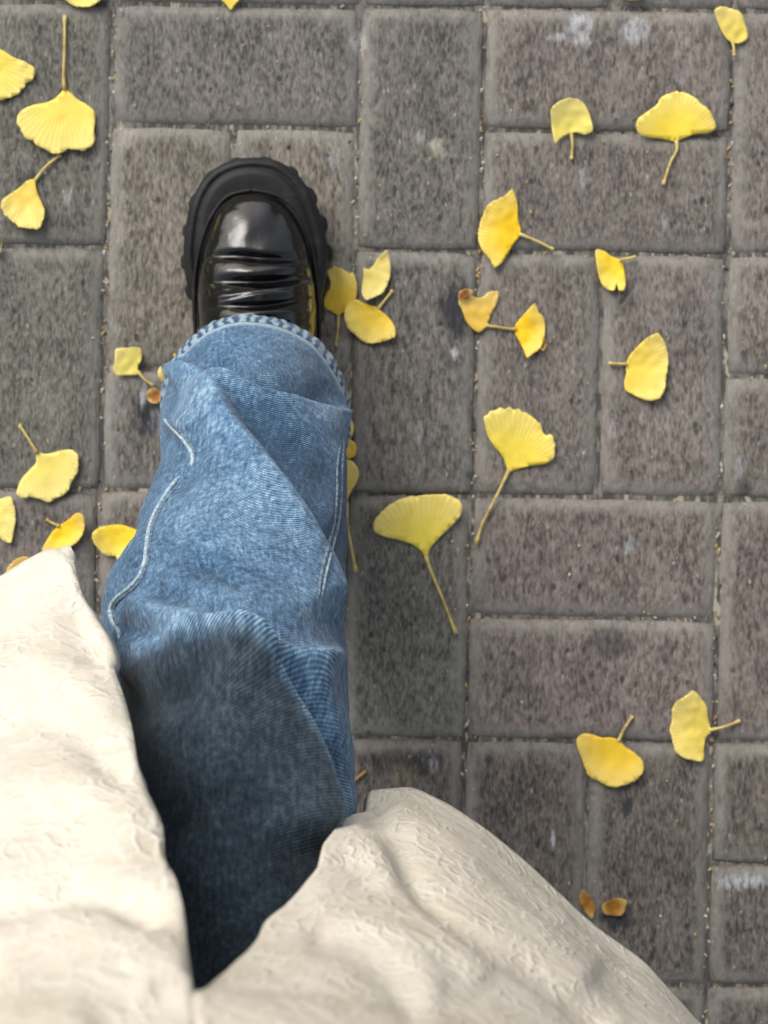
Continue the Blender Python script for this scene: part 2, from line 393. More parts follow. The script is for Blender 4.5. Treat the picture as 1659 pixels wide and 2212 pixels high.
# turned-up hem: a doubled band, roped and stitched
hemband = (TS < .0195); d += np.where(hemband, 1.3*mm, 0) + np.where(TS < .0195, .35*mm*np.sin(TH*46 + 6*np.sin(TH*3))*front, 0)
d -= fold(TS*1e4, TH*0, [(200, -1), (200, 1)], 8, 8, .8*mm, 0)
P = P + Nrm*d[:, None]
U = np.tile(th, NR)*.078; UVj = np.stack([U, TS], 1)
faces = []
for i in range(NR-1):
    r0, r1 = i*NC, (i+1)*NC
    for j in range(NC):
        j2 = (j+1) % NC; faces.append((r0+j, r0+j2, r1+j2, r1+j))
# inner side of the hem so that the opening has thickness
nv = len(P); V = [tuple(p) for p in P]
idx = np.arange(NC); inn = P[:NC] - Nrm[:NC]*.0022; inn2 = P[20*NC:21*NC] - Nrm[20*NC:21*NC]*.003
V += [tuple(p) for p in inn] + [tuple(p) for p in inn2]
UVj = np.vstack([UVj, UVj[:NC], UVj[20*NC:21*NC]]); wear_shade = np.concatenate([wear_shade, wear_shade[:NC], wear_shade[:NC]]); thigh_shade = np.concatenate([thigh_shade, np.zeros(2*NC)])
for j in range(NC):
    j2 = (j+1) % NC; faces.append((nv+j, nv+j2, j2, j)); faces.append((nv+NC+j, nv+NC+j2, nv+j2, nv+j))
# trailing leg of the same trousers
RL = [((.13, -.60, .07), .075, .09), ((.125, -.60, .2), .075, .085), ((.12, -.57, .35), .078, .08), ((.11, -.53, .48), .082, .085), ((.095, -.49, .62), .088, .09),
      ((.085, -.45, .74), .095, .10), ((.07, -.43, .83), .105, .11)]
base = len(V)
cp = np.array([p for p, a, bb in RL]); t2 = np.linspace(0, 1, len(RL)); q2 = np.linspace(0, 1, 70)
c2 = np.stack([spl(t2, cp[:, k_], q2) for k_ in range(3)], 1); a2 = spl(t2, [a for p, a, bb in RL], q2); b2 = spl(t2, [bb for p, a, bb in RL], q2)
th2 = np.linspace(-math.pi, math.pi, 80, endpoint=False)
for i in range(70):
    for t in th2:
        rr = 1+.03*noise.noise((t*2, i*.12, 3))
        V.append((c2[i, 0]+a2[i]*math.sin(t)*rr, c2[i, 1]+b2[i]*math.cos(t)*rr, c2[i, 2]))
for i in range(69):
    for j in range(80):
        j2 = (j+1) % 80; faces.append((base+i*80+j, base+i*80+j2, base+(i+1)*80+j2, base+(i+1)*80+j))
UVj = np.vstack([UVj, np.stack([np.tile(th2*.08, 70), np.repeat(q2*.8, 80)], 1)]); wear_shade = np.concatenate([wear_shade, np.zeros(70*80)])
# seat of the trousers
base = len(V); zz = np.linspace(.76, 1.02, 24)
for i, z in enumerate(zz):
    w_ = .19-.05*sstep(.85, 1.02, z); dd = .125-.02*sstep(.85, 1.02, z)
    for t in th2: V.append((w_*math.sin(t)-.005, -.43+dd*math.cos(t), z))
for i in range(23):
    for j in range(80):
        j2 = (j+1) % 80; faces.append((base+i*80+j, base+i*80+j2, base+(i+1)*80+j2, base+(i+1)*80+j))
UVj = np.vstack([UVj, np.stack([np.tile(th2*.16, 24), np.repeat(zz, 80)], 1)]); wear_shade = np.concatenate([wear_shade, np.zeros(24*80)])

def denim():
    m, nt, b, out = mat('faded_denim'); q = NT(nt)
    uv = q.n('UVMap').outputs[0]; sp = q.n('SeparateXYZ'); q.put(sp.inputs[0], uv); u, v = sp.outputs[0], sp.outputs[1]
    wr = q.n('Attribute', attribute_name='wear_shade').outputs['Fac']
    warp = q.math('MULTIPLY', q.math('SUBTRACT', q.noise(uv, 14, 2, .5), .5), .012)
    # twill line: v + .5u - 1.6u^2
    ph = q.math('ADD', q.math('ADD', v, q.math('MULTIPLY', u, .55)), q.math('MULTIPLY', q.math('MULTIPLY', u, u), -1.9))
    ph = q.math('ADD', ph, warp)
    tw = q.math('SINE', q.math('MULTIPLY', ph, 2*math.pi/.0016)); tw = q.math('ADD', q.math('MULTIPLY', tw, .5), .5)
    slub = q.noise(q.scale(uv, (1, .25, 1)), 420, 3, .7); mott = q.noise(uv, 260, 4, .75); cloud = q.noise(uv, 24, 4, .6); cl2 = q.noise(q.scale(uv, (1, 1, 1), loc=(3, 3, 0)), 75, 3, .65)
    twamt = q.ramp(q.noise(q.scale(uv, (1, 1, 1), loc=(7, 1, 0)), 13, 2, .5), .36, .58, .16, .62)
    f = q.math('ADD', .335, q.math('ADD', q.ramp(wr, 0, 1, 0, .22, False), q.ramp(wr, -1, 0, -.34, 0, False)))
    f = q.math('ADD', f, q.ramp(cloud, .3, .7, -.09, .09)); f = q.math('ADD', f, q.ramp(cl2, .3, .7, -.07, .07))
    f = q.math('ADD', f, q.ramp(mott, .3, .7, -.22, .22)); f = q.math('ADD', f, q.ramp(slub, .3, .7, -.14, .14))
    ws = q.n('Attribute', attribute_name='thigh_shade').outputs['Fac']
    twamt = q.math('ADD', twamt, q.ramp(wr, -.1, -.6, 0, .4)); twamt = q.math('MULTIPLY', twamt, q.ramp(ws, 0, 1, 1, .3))
    f = q.math('ADD', f, q.math('MULTIPLY', q.math('SUBTRACT', tw, .5), twamt), clamp=True)
    rp = q.n('ValToRGB'); q.put(rp.inputs[0], f); e = rp.color_ramp.elements
    e[0].position = 0; e[0].color = C(.022, .047, .085); e[1].position = 1; e[1].color = C(.47, .60, .70)
    for p_, c_ in ((.3, C(.055, .115, .202)), (.55, C(.118, .222, .358)), (.8, C(.228, .37, .51))): x = e.new(p_); x.color = c_
    col = rp.outputs[0]
    ws = q.n('Attribute', attribute_name='thigh_shade').outputs['Fac']
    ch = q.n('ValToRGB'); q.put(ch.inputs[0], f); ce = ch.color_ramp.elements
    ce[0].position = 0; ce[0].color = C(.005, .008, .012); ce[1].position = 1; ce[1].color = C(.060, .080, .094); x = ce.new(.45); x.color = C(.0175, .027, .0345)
    col = q.mix(q.math('MULTIPLY', ws, .93), col, ch.outputs[0])  # thigh shade put into the cloth colour
    # hem: roping of light and dark, one dark thread line, a pale worn line under it
    hem = q.ramp(v, .0188, .0198, 1, 0); rope = q.ramp(q.math('ADD', q.math('SINE', q.math('ADD', q.math('MULTIPLY', u, 2*math.pi/.0085), q.math('MULTIPLY', q.noise(uv, 60, 2), 12))), q.math('MULTIPLY', q.math('SUBTRACT', q.noise(uv, 330, 3, .7), .5), 2.4)), -.7, .9)
    col = q.mix(q.math('MULTIPLY', hem, .75), col, q.mix(rope, C(.018, .05, .12), C(.34, .44, .49)))
    th_ = q.math('MULTIPLY', q.ramp(v, .0190, .0198), q.ramp(v, .0206, .0214, 1, 0)); col = q.mix(q.math('MULTIPLY', th_, .8), col, C(.05, .055, .06))
    pl = q.math('MULTIPLY', q.ramp(v, .0212, .0222), q.ramp(v, .0245, .033, 1, 0)); col = q.mix(q.math('MULTIPLY', pl, .65), col, C(.42, .52, .55))
    q.put(b.inputs['Base Color'], col); b.inputs['Roughness'].default_value = .92; b.inputs['Specular IOR Level'].default_value = .15
    b.inputs['Sheen Weight'].default_value = .12; b.inputs['Sheen Roughness'].default_value = .5
    hgt = q.math('ADD', q.math('MULTIPLY', tw, .35), q.math('MULTIPLY', mott, 1.2)); q.put(b.inputs['Normal'], q.bump(hgt, .55, .0007)); return m
m_denim = denim()
thigh_shade = np.concatenate([thigh_shade, np.zeros(len(V)-len(thigh_shade))])
jm = mesh('jeans', V, faces, uv=UVj, attr={'wear_shade': wear_shade, 'thigh_shade': thigh_shade})
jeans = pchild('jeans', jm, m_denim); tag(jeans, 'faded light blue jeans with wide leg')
bvh = BVHTree.FromPolygons([Vector(p) for p in V], faces)
def on_cloth(sx_, sy_, lift=0.0):
    o_ = Vector((0, 0, H)); dr = (G(sx_, sy_, 0) - o_).normalized()
    h = bvh.ray_cast(o_, dr)
    return None if h[0] is None else h[0] - dr*lift
def thread_mat(name, c1, c2):
    m, nt, b, out = mat(name); q = NT(nt); pos = q.n('NewGeometry').outputs['Position']
    q.put(b.inputs['Base Color'], q.mix(q.ramp(q.noise(pos, 420, 2, .6), .35, .65), c1, c2)); b.inputs['Roughness'].default_value = .9
    q.put(b.inputs['Normal'], q.bump(q.noise(pos, 600, 2), .6, .0006)); return m
m_seam = thread_mat('worn_seam', C(.17, .27, .36), C(.42, .51, .56))
m_seam2 = thread_mat('side_seam', C(.13, .20, .28), C(.30, .39, .45))
m_dark_seam_and_shade = thread_mat('dark_seam_and_shade', C(.05, .08, .12), C(.15, .22, .28))  # dark thread tone, also used for the painted seam shadow
def seam_and_shade(pts, r, m, lift, n=60):
    L = smooth_line(pts, n); out_ = []
    for a in L:
        h = on_cloth(a[0], a[1], lift)
        if h is not None: out_.append(h)
    if len(out_) < 4: return
    arr = np.array([tuple(p) for p in out_]); k = np.ones(7)/7
    ap = np.pad(arr, ((3, 3), (0, 0)), mode='edge'); arr = np.stack([np.convolve(ap[:, i], k, 'valid') for i in range(3)], 1)
    n_ = len(arr); rad = [r*min(1, (i+1)/6, (n_-i)/6) for i in range(n_)]
    v, f = tube(arr, rad, 8); s = pchild('seam_and_shade', mesh('seam_and_shade', v, f), m, jeans, True)
    s.parent = jeans; return s
seam_and_shade([(352, 902), (372, 924), (395, 948), (410, 970), (417, 990), (414, 1008)], .0015, m_seam, .0004)
seam_and_shade([(392, 1025), (372, 1048), (352, 1078), (333, 1112), (322, 1145), (317, 1180), (312, 1218), (298, 1250), (272, 1276), (248, 1296), (238, 1318), (243, 1342), (258, 1365), (256, 1384)], .0016, m_seam, .0005, 120)
for ln_ in ([(361, 905), (381, 925), (403, 948), (418, 970), (423, 988)], [(380, 1055), (359, 1082), (340, 1115), (328, 1147), (323, 1182), (318, 1222), (304, 1256), (278, 1282), (253, 1302), (245, 1320), (249, 1340), (264, 1362)]):
    seam_and_shade(ln_, .0013, m_dark_seam_and_shade, -.0003, 100)  # dark tubes painting the shadow on the right of the left seams
for off in (0, 9):
    seam_and_shade([(743-off*.4, 940), (738-off, 1000), (737-off, 1060), (732-off, 1120), (716-off, 1190), (702-off, 1250), (694-off*.6, 1292)], .0012, m_dark_seam_and_shade if off else m_seam2, .0002, 90)
seam_and_shade([(741-2, 945), (734, 1000), (733, 1060), (728, 1120), (711, 1190), (697, 1250), (691, 1290)], .0007, m_dark_seam_and_shade, .0005, 90)

# ------------------------------------------------------------------ person: boots
def leather():
    m, nt, b, out = mat('black_patent_leather'); q = NT(nt); pos = q.n('NewGeometry').outputs['Position']
    b.inputs['Base Color'].default_value = C(.0015, .0015, .002)
    q.put(b.inputs['Roughness'], q.ramp(q.noise(pos, 60, 3), .3, .7, .08, .18)); b.inputs['Specular IOR Level'].default_value = .5
    b.inputs['Coat Weight'].default_value = .22; b.inputs['Coat Roughness'].default_value = .06
    q.put(b.inputs['Normal'], q.bump(q.noise(pos, 38, 3, .5), .5, .003)); return m
def rubber():
    m, nt, b, out = mat('black_sole_rubber'); q = NT(nt); pos = q.n('NewGeometry').outputs['Position']
    q.put(b.inputs['Base Color'], q.mix(q.ramp(q.noise(pos, 70, 5, .7), .45, .75), C(.008, .008, .009), C(.030, .029, .030)))
    b.inputs['Roughness'].default_value = .6; b.inputs['Specular IOR Level'].default_value = .3; q.put(b.inputs['Normal'], q.bump(q.noise(pos, 300, 3), .3, .0006)); return m
m_leather, m_rubber = leather(), rubber()
SOLE = [(560, 345), (610, 354), (655, 386), (690, 440), (710, 500), (718, 560), (710, 625), (697, 690), (682, 770), (672, 850), (672, 930), (664, 1000), (640, 1055), (600, 1082), (556, 1088),
        (512, 1080), (474, 1050), (452, 1000), (446, 930), (446, 850), (438, 770), (420, 690), (400, 620), (393, 560), (399, 500), (415, 436), (450, 382), (502, 352)]
def closed(pts, n):
    P_ = np.array(pts + pts[:3] , float); P_ = np.vstack([np.array(pts[-3:], float), P_])
    s = np.concatenate([[0], np.cumsum(np.linalg.norm(np.diff(P_, axis=0), axis=1))]); a0, a1 = s[3], s[3+len(pts)]
    t = np.linspace(a0, a1, n, endpoint=False); return np.stack([spl(s, P_[:, 0], t), spl(s, P_[:, 1], t)], 1)
def loft_rings(rings, capb=True, capt=True):
    v, f = [], []; n = len(rings[0])
    for r in rings: v += [tuple(p) for p in r]
    for i in range(len(rings)-1):
        for j in range(n): f.append((i*n+j, i*n+(j+1) % n, (i+1)*n+(j+1) % n, (i+1)*n+j))
    if capb: f.append(tuple(range(n))[::-1])
    if capt: f.append(tuple(range((len(rings)-1)*n, len(rings)*n)))
    return v, f
def build_boot(place):
    boot = empty('boot'); boot.parent = person; boot.matrix_parent_inverse = Matrix.Translation(-PL)
    n = 420; O = closed(SOLE, n); k = 1.23/F
    W3 = np.stack([(O[:, 0]-CX)*k, -(O[:, 1]-CY)*k], 1)
    cen_ = np.array([(556-CX)*k, -(700-CY)*k])
    nx = np.roll(W3, -1, 0)-np.roll(W3, 1, 0); nx /= np.linalg.norm(nx, axis=1)[:, None]; nrm = np.stack([-nx[:, 1], nx[:, 0]], 1)
    if ((W3-cen_)*nrm).sum() < 0: nrm = -nrm
    s = np.arange(n)/n
    per = 27; lug = (np.sin(2*math.pi*s*per) > -.15).astype(float); lug = np.convolve(np.pad(lug, 2, mode='wrap'), [.15, .2, .3, .2, .15], 'valid')
    jit = np.array([noise.noise((i*.05, 3, 1)) for i in range(n)])*.0008
    def ring(off, z, l=0.0):
        p = W3 + nrm*(off + l*lug[:, None]*1.0 if np.ndim(off) else (off + l*(lug-1))[:, None] if l else off)
        if l: p = W3 + nrm*((off + l*(lug-1) + jit)[:, None])
        return np.column_stack([p, np.full(n, z)])
    def ringz(off, zf, l=0.0):
        r = ring(off, 0, l); r[:, 2] = zf; return r
    toe = sstep(.14, .27, W3[:, 1])                      # the toe springs up a little
    z0 = .002 + .010*toe
    rings = [ringz(-.004, z0, .006), ringz(-.0003, z0+.002, .006), ringz(.0006, z0+.008, .006), ringz(.0006, z0+.0185, .0055), ringz(-.0008, z0+.0213, .0040), ringz(-.004, z0+.0222, .0)]
    v, f = loft_rings(rings); o1 = link('sole', mesh('sole', v, f), boot, m_rubber, False)
    rings = [ringz(-.0036, z0+.0215), ringz(-.0030, z0+.026), ringz(-.0034, z0+.031), ringz(-.0052, z0+.0345), ringz(-.0082, z0+.0368), ringz(-.0105, z0+.0374),
             ringz(-.0112, z0+.0362), ringz(-.0135, z0+.0362), ringz(-.0142, z0+.0378), ringz(-.019, z0+.0385), ringz(-.023, z0+.0380)]
    v, f = loft_rings(rings); o2 = link('midsole', mesh('midsole', v, f), boot, m_rubber, True)
    # upper: stations from toe to heel, arcs across
    #        sy   left right  height of crest
    ST = [(416, 528, 566, .052), (420, 508, 586, .057), (430, 489, 606, .0625), (450, 470, 627, .068), (480, 454, 647, .0735), (520, 440, 662, .0795), (560, 431, 672, .085), (600, 426, 679, .091), (650, 425, 684, .101),
          (700, 428, 686, .106), (760, 434, 684, .104), (820, 444, 676, .102), (900, 452, 668, .10), (980, 456, 664, .09), (1040, 474, 646, .08), (1070, 505, 612, .06)]
    A = np.array(ST, float); n1 = 260; qs = np.interp(np.linspace(0, 1, n1), [0, .06, .5, 1], [0, .012, .42, 1])
    sa = (A[:, 0]-A[0, 0])/(A[-1, 0]-A[0, 0]); st = [spl(sa, A[:, i], qs) for i in range(4)]
    n2 = 90; v, f = [], []
    for i in range(n1):
        sy_, l, r, hz = (st[j][i] for j in range(4))
        zb = .028 + .010*sstep(.14, .27, -(sy_-CY)*k)
        for j in range(n2):
            ph = math.pi*j/(n2-1); cx = -math.cos(ph); sz = math.sin(ph)
            X = (l+r)/2 + (r-l)/2*math.copysign(abs(cx)**.92, cx); Z = zb + (hz-zb)*sz**.62
            cr = 0
            fr = sz**1.2
            tx = (X-555)/130
            for (yc, wd, am, tilt) in ((555, 9, -6.5, 2), (582, 14, 3.4, -3), (606, 9, -6.0, -8), (632, 9, 3.6, -15), (635, 2.5, -1.6, -17), (657, 7, -5.5, -9), (678, 9, 2.8, -4), (702, 8, -3, 0)):
                dy = sy_ - (yc + tilt*tx + 3*math.sin(X*.03+yc))
                cr += am*math.exp(-(dy/wd)**2)*(.5+.5*math.cos(tx*2.0-.35+.5*math.sin(yc)))*fr
            cr += 1.6*math.exp(-((X-600+ (sy_-470)*.1)/16)**2 - ((sy_-470)/45)**2)*-1 + 1.2*math.exp(-((X-530)/30)**2-((sy_-500)/40)**2)
            kk = (H-Z)/F
            p = G(X, sy_, Z); nn = Vector((cx*.5, 0, 1)).normalized()
            p = p + nn*cr*.001 + Vector((0, 0, noise.noise((X*.02, sy_*.02, 4))*.0012))
            v.append(tuple(p))
    for i in range(n1-1):
        for j in range(n2-1): f.append((i*n2+j, (i+1)*n2+j, (i+1)*n2+j+1, i*n2+j+1))
    f.append(tuple(range(n2))); f.append(tuple(range((n1-1)*n2, n1*n2))[::-1])
    o3 = link('upper', mesh('upper', v, f), boot, m_leather, True); o3['label'] = 'glossy black leather upper creased across the toes'
    # shaft, hidden in the trouser leg
    v, f = tube([Vector((-.086, .075, .07)), Vector((-.09, .045, .14)), Vector((-.092, .005, .22))], [.046, .044, .046], 24); link('shaft', mesh('shaft', v, f), boot, m_leather, True)
    # welt cord round the upper
    Rg = [(a, b) for a, b in ((545, 410), (602, 424), (646, 462), (670, 520), (684, 600), (690, 700), (688, 800))]
    Lg = [(545, 410), (492, 424), (458, 465), (433, 530), (420, 610), (421, 700), (430, 800)]
    for gl in (Rg, Lg):
        L_ = smooth_line(gl, 70); pts = [G(a, b, .0395 + .010*float(sstep(.14, .27, -(b-CY)*k))) for a, b in L_]
        v, f = tube(pts, .0016, 8); link('welt', mesh('welt', v, f), boot, m_rubber, True)
    return boot
boot = build_boot(Matrix.Identity(4)); boot.matrix_parent_inverse = Matrix.Translation(-PL)
boot['label'] = 'glossy black lug-soled boot planted ahead on the paving'
b2_ = boot.copy(); COL.objects.link(b2_); b2_.parent = person; b2_.matrix_parent_inverse = Matrix.Translation(-PL); b2_.location = (.23, -.72, 0)
b2_['label'] = 'trailing black boot behind the coat'
for ch in boot.children:
    c_ = ch.copy(); COL.objects.link(c_); c_.parent = b2_; c_.matrix_parent_inverse = Matrix.Identity(4)

# ------------------------------------------------------------------ person: body
def skin_body():
    J = {}; verts, edges, rad = [], [], []
    def add(n_, p, r, par=None):
        J[n_] = len(verts); verts.append(p); rad.append(r)
        if par is not None: edges.append((J[par], J[n_]))
    add('pelvis', (-.01, -.43, .87), (.11, .08)); add('waist', (-.01, -.41, 1.0), (.11, .08), 'pelvis'); add('chest', (-.01, -.38, 1.2), (.13, .09), 'waist')
    add('neckb', (0, -.35, 1.38), (.06, .06), 'chest'); add('neck', (0, -.29, 1.45), (.05, .05), 'neckb'); add('head', (0, -.20, 1.52), (.075, .09), 'neck'); add('crown', (0, -.15, 1.58), (.05, .06), 'head')
    for s, kn, an, tip in ((-1, (-.092, -.145, .425), (-.085, .05, .10), (-.085, .14, .055)), (1, (.11, -.48, .47), (.13, -.62, .10), (.13, -.50, .055))):
        n_ = str(s); add('hip'+n_, (s*.085-.01, -.43, .79), (.06, .06), 'pelvis'); add('thigh'+n_, (kn[0], kn[1]-.14 if s < 0 else -.50, .56), (.045, .045), 'hip'+n_); add('knee'+n_, kn, (.04, .04), 'thigh'+n_)
        add('ank'+n_, an, (.032, .032), 'knee'+n_); add('foot'+n_, tip, (.022, .018), 'ank'+n_)
        add('sh'+n_, (s*.17, -.37, 1.34), (.055, .055), 'chest'); add('el'+n_, (s*.26, -.33, 1.08), (.04, .04), 'sh'+n_); add('wr'+n_, (s*.13, -.07, 1.24), (.026, .02), 'el'+n_)
        add('palm'+n_, (s*.105, -.02, 1.265), (.03, .014), 'wr'+n_)
        for k_, (ox, oy, oz) in enumerate(((.02, .055, -.012), (.008, .07, -.014), (-.004, .066, -.014), (-.016, .052, -.01))):
            add('f%d%s' % (k_, n_), (s*(.105+ox*.8), -.02+oy*.6, 1.268), (.0085, .0085), 'palm'+n_); add('g%d%s' % (k_, n_), (s*(.095+ox*.6), -.02+oy, 1.262+oz*.3), (.007, .007), 'f%d%s' % (k_, n_))
        add('t'+n_, (s*.075, -.03, 1.28), (.010, .010), 'palm'+n_); add('tt'+n_, (s*.055, -.01, 1.285), (.008, .008), 't'+n_)
    m = bpy.data.meshes.new('body'); m.from_pydata(verts, edges, []); o = bpy.data.objects.new('body', m); COL.objects.link(o)
    o.parent = person; o.matrix_parent_inverse = Matrix.Translation(-PL)
    md = o.modifiers.new('skin', 'SKIN'); md.use_smooth_shade = True
    for i, r in enumerate(rad): m.skin_vertices[0].data[i].radius = r
    m.skin_vertices[0].data[0].use_root = True
    ms = o.modifiers.new('sub', 'SUBSURF'); ms.levels = 1; ms.render_levels = 1
    mm_, nt, b, out = mat('skin'); b.inputs['Base Color'].default_value = C(.55, .36, .27); b.inputs['Roughness'].default_value = .5; b.inputs['Subsurface Weight'].default_value = .1
    m.materials.append(mm_); return o
skin_body()
m_hair, nt, b, out = mat('dark_hair'); b.inputs['Base Color'].default_value = C(.02, .014, .01); b.inputs['Roughness'].default_value = .45
bm = bmesh.new(); bmesh.ops.create_uvsphere(bm, u_segments=32, v_segments=20, radius=1)
for v in bm.verts:
    x, y, z = v.co; r = 1+.05*noise.noise((x*5, y*5, z*2)); v.co = Vector((x*.095*r, -.225+y*.112*r, 1.56+z*.11*r - (.16*max(0, -y)*max(0, -z))))
hm = bpy.data.meshes.new('hair'); bm.to_mesh(hm); bm.free(); pchild('hair', hm, m_hair)

# ------------------------------------------------------------------ person: coat
EL_px = [(150, 1176, .400), (160, 1195, .405), (170, 1245, .42), (184, 1305, .44), (222, 1368, .465), (244, 1438, .495), (266, 1500, .52), (288, 1590, .57), (298, 1670, .60), (330, 1738, .625),
         (352, 1790, .645), (356, 1850, .665), (380, 1902, .69), (396, 1962, .71), (401, 2015, .73), (412, 2100, .77), (417, 2150, .80)]
ER_px = [(803, 1706, .430), (797, 1740, .445), (758, 1757, .475), (716, 1800, .53), (694, 1838, .57), (689, 1866, .585), (660, 1905, .61), (620, 1948, .635), (572, 1990, .66), (558, 2022, .675), (500, 2082, .72), (440, 2130, .76), (417, 2150, .80)]
zt = .97
EL = np.array([tuple(G(a, b, z)) for a, b, z in EL_px] + [(-.048, -.150, .88), (-.045, -.175, zt)])
ER = np.array([tuple(G(a, b, z)) for a, b, z in ER_px] + [(-.040, -.152, .88), (-.035, -.175, zt)])
NTc, NSc = 170, 520
def resamp(P_, n):
    s = np.concatenate([[0], np.cumsum(np.linalg.norm(np.diff(P_, axis=0), axis=1))]); return np.stack([spl(s/s[-1], P_[:, k_], np.linspace(0, 1, n)) for k_ in range(3)], 1)
el, er = resamp(EL, NTc), resamp(ER, NTc)
hem_px_l = [(110, 1190), (60, 1211), (0, 1246)]
hem_l = [tuple(G(150, 1176, .4))] + [tuple(G(a, b, .40)) for a, b in hem_px_l] + [(-.27, -.075, .40), (-.325, -.16, .405), (-.355, -.28, .41), (-.33, -.42, .41), (-.25, -.53, .41), (-.12, -.60, .41), (0, -.62, .41)]
hem_r = [(.14, -.61, .41), (.27, -.56, .41), (.34, -.47, .40), (.31, -.385, .40)] + [tuple(G(a, b, z)) for a, b, z in ((1700, 2350, .40), (1512, 2211, .40), (1470, 2160, .40), (1400, 2090, .40), (1300, 2013, .40), (1220, 1938, .40), (1130, 1858, .40), (1040, 1782, .40), (965, 1737, .40), (905, 1706, .40), (850, 1700, .415), (803, 1706, .43))]
hemc = resamp(np.array(hem_l+hem_r), NSc)
top = np.array([(-.045, -.175, zt), (-.10, -.178, zt), (-.17, -.21, zt), (-.215, -.29, zt), (-.215, -.43, zt), (-.15, -.54, zt), (0, -.575, zt), (.15, -.54, zt), (.215, -.43, zt), (.215, -.30, zt), (.17, -.215, zt), (.08, -.18, zt), (-.035, -.175, zt)])
topc = resamp(top, NSc)
# match parameters: the corners spread so that the front panels keep the finer net
t = np.linspace(0, 1, NTc)[:, None, None]; s = np.linspace(0, 1, NSc)[None, :, None]
Pc = hemc[None]*(1-t) + topc[None]*t
dl = el - (hemc[0][None]*(1-t[:, 0]) + topc[0][None]*t[:, 0]); dr_ = er - (hemc[-1][None]*(1-t[:, 0]) + topc[-1][None]*t[:, 0])
Pc = Pc + dl[:, None, :]*(1-s)**5 + dr_[:, None, :]*s**5
bell = np.sin(np.pi*t)*.0
Pc = Pc.reshape(-1, 3)
gu = np.gradient(Pc.reshape(NTc, NSc, 3), axis=1); gv = np.gradient(Pc.reshape(NTc, NSc, 3), axis=0)
Nc_ = np.cross(gu, gv).reshape(-1, 3); Nc_ /= np.linalg.norm(Nc_, axis=1)[:, None] + 1e-9
ctr = np.array([0, -.36]); flip = np.sign(((Pc[:, :2]-ctr)*Nc_[:, :2]).sum(1).mean()); Nc_ *= flip
sx, sy = proj(np.column_stack([Pc[:, :2], np.minimum(Pc[:, 2], 1.1)])); SS = np.tile(s[0, :, 0], NTc); TT = np.repeat(t[:, 0, 0], NSc)
ulen = np.concatenate([[0], np.cumsum(np.linalg.norm(np.diff(hemc, axis=0), axis=1))])*.85; UU = np.tile(ulen, NTc); VV = TT*.66
lf = SS < .5; d = np.zeros(len(Pc))
infr = (sx > -200) & (sx < 1850) & (sy < 2500)
def cf(side, *a, **k_):
    m_ = infr & (lf if side == 'l' else ~lf); o_ = np.zeros(len(Pc)); o_[m_] = fold(sx[m_], sy[m_], *a, **k_); return o_
# left panel: soft padded swells
d += cf('l', [(-40, 1330), (60, 1290), (130, 1240), (155, 1200)], 60, 70, 6*mm, 20)
d -= cf('l', [(150, 1290), (175, 1350), (235, 1440)], 26, 40, 6*mm, 40)
d += cf('l', [(-60, 1470), (60, 1440), (180, 1500), (250, 1600)], 50, 60, 6*mm, 60)
d -= cf('l', [(-60, 1600), (60, 1520), (160, 1560), (240, 1660), (300, 1720)], 30, 40, 5*mm, 60)
d += cf('l', [(-60, 1760), (80, 1690), (220, 1740), (330, 1860)], 70, 60, 6*mm, 80)
d -= cf('l', [(-80, 1950), (40, 1935), (180, 1905), (300, 1950), (360, 2020)], 26, 60, 7*mm, 60)
d += cf('l', [(-60, 2080), (120, 2020), (280, 2050), (380, 2140)], 60, 70, 6*mm, 60)
d -= cf('l', [(200, 2240), (300, 2160), (390, 2120)], 50, 40, 5*mm, 40)
# right panel
d -= cf('r', [(792, 1752), (850, 1800), (900, 1895), (945, 1950), (1040, 2020), (1180, 2110), (1320, 2215)], 24, 40, 5.20*mm, 20)
d += cf('r', [(780, 1765), (820, 1830), (870, 1920), (960, 2030), (1060, 2130)], 30, 40, 2.60*mm, 40)
d += cf('r', [(830, 1740), (940, 1790), (1040, 1890), (1160, 1990), (1300, 2110)], 46, 60, 3.25*mm, 30)
d += cf('r', [(905, 1722), (1020, 1800), (1120, 1900), (1250, 2020)], 20, 22, 1.62*mm, 60)
d -= cf('r', [(640, 2010), (760, 2040), (860, 2120), (930, 2220)], 30, 40, 3.25*mm, 60)
d += cf('r', [(640, 1940), (760, 1960), (880, 2050), (960, 2180)], 40, 40, 2.60*mm, 60)
d -= cf('r', [(700, 1850), (760, 1860), (820, 1920)], 20, 30, 1.95*mm, 40)
ccf = fbm(UU, VV, 4.0, 9, 2)*4*mm + fbm(UU+3, VV*1.3, 8.0, 34, 2)*.8*mm
edgefade = np.minimum(SS, 1-SS)
d += ccf*(.35+.65*sstep(0, .02, edgefade))
back = sstep(.12, .22, np.minimum(SS, 1-SS)); d += back*np.sin(SS*90+2*np.sin(TT*3))*9*mm*(1-TT)
Pc = Pc + Nc_*d[:, None]
cfaces = [(i*NSc+j, i*NSc+j+1, (i+1)*NSc+j+1, (i+1)*NSc+j) for i in range(NTc-1) for j in range(NSc-1)]
if flip < 0: cfaces = [f[::-1] for f in cfaces]
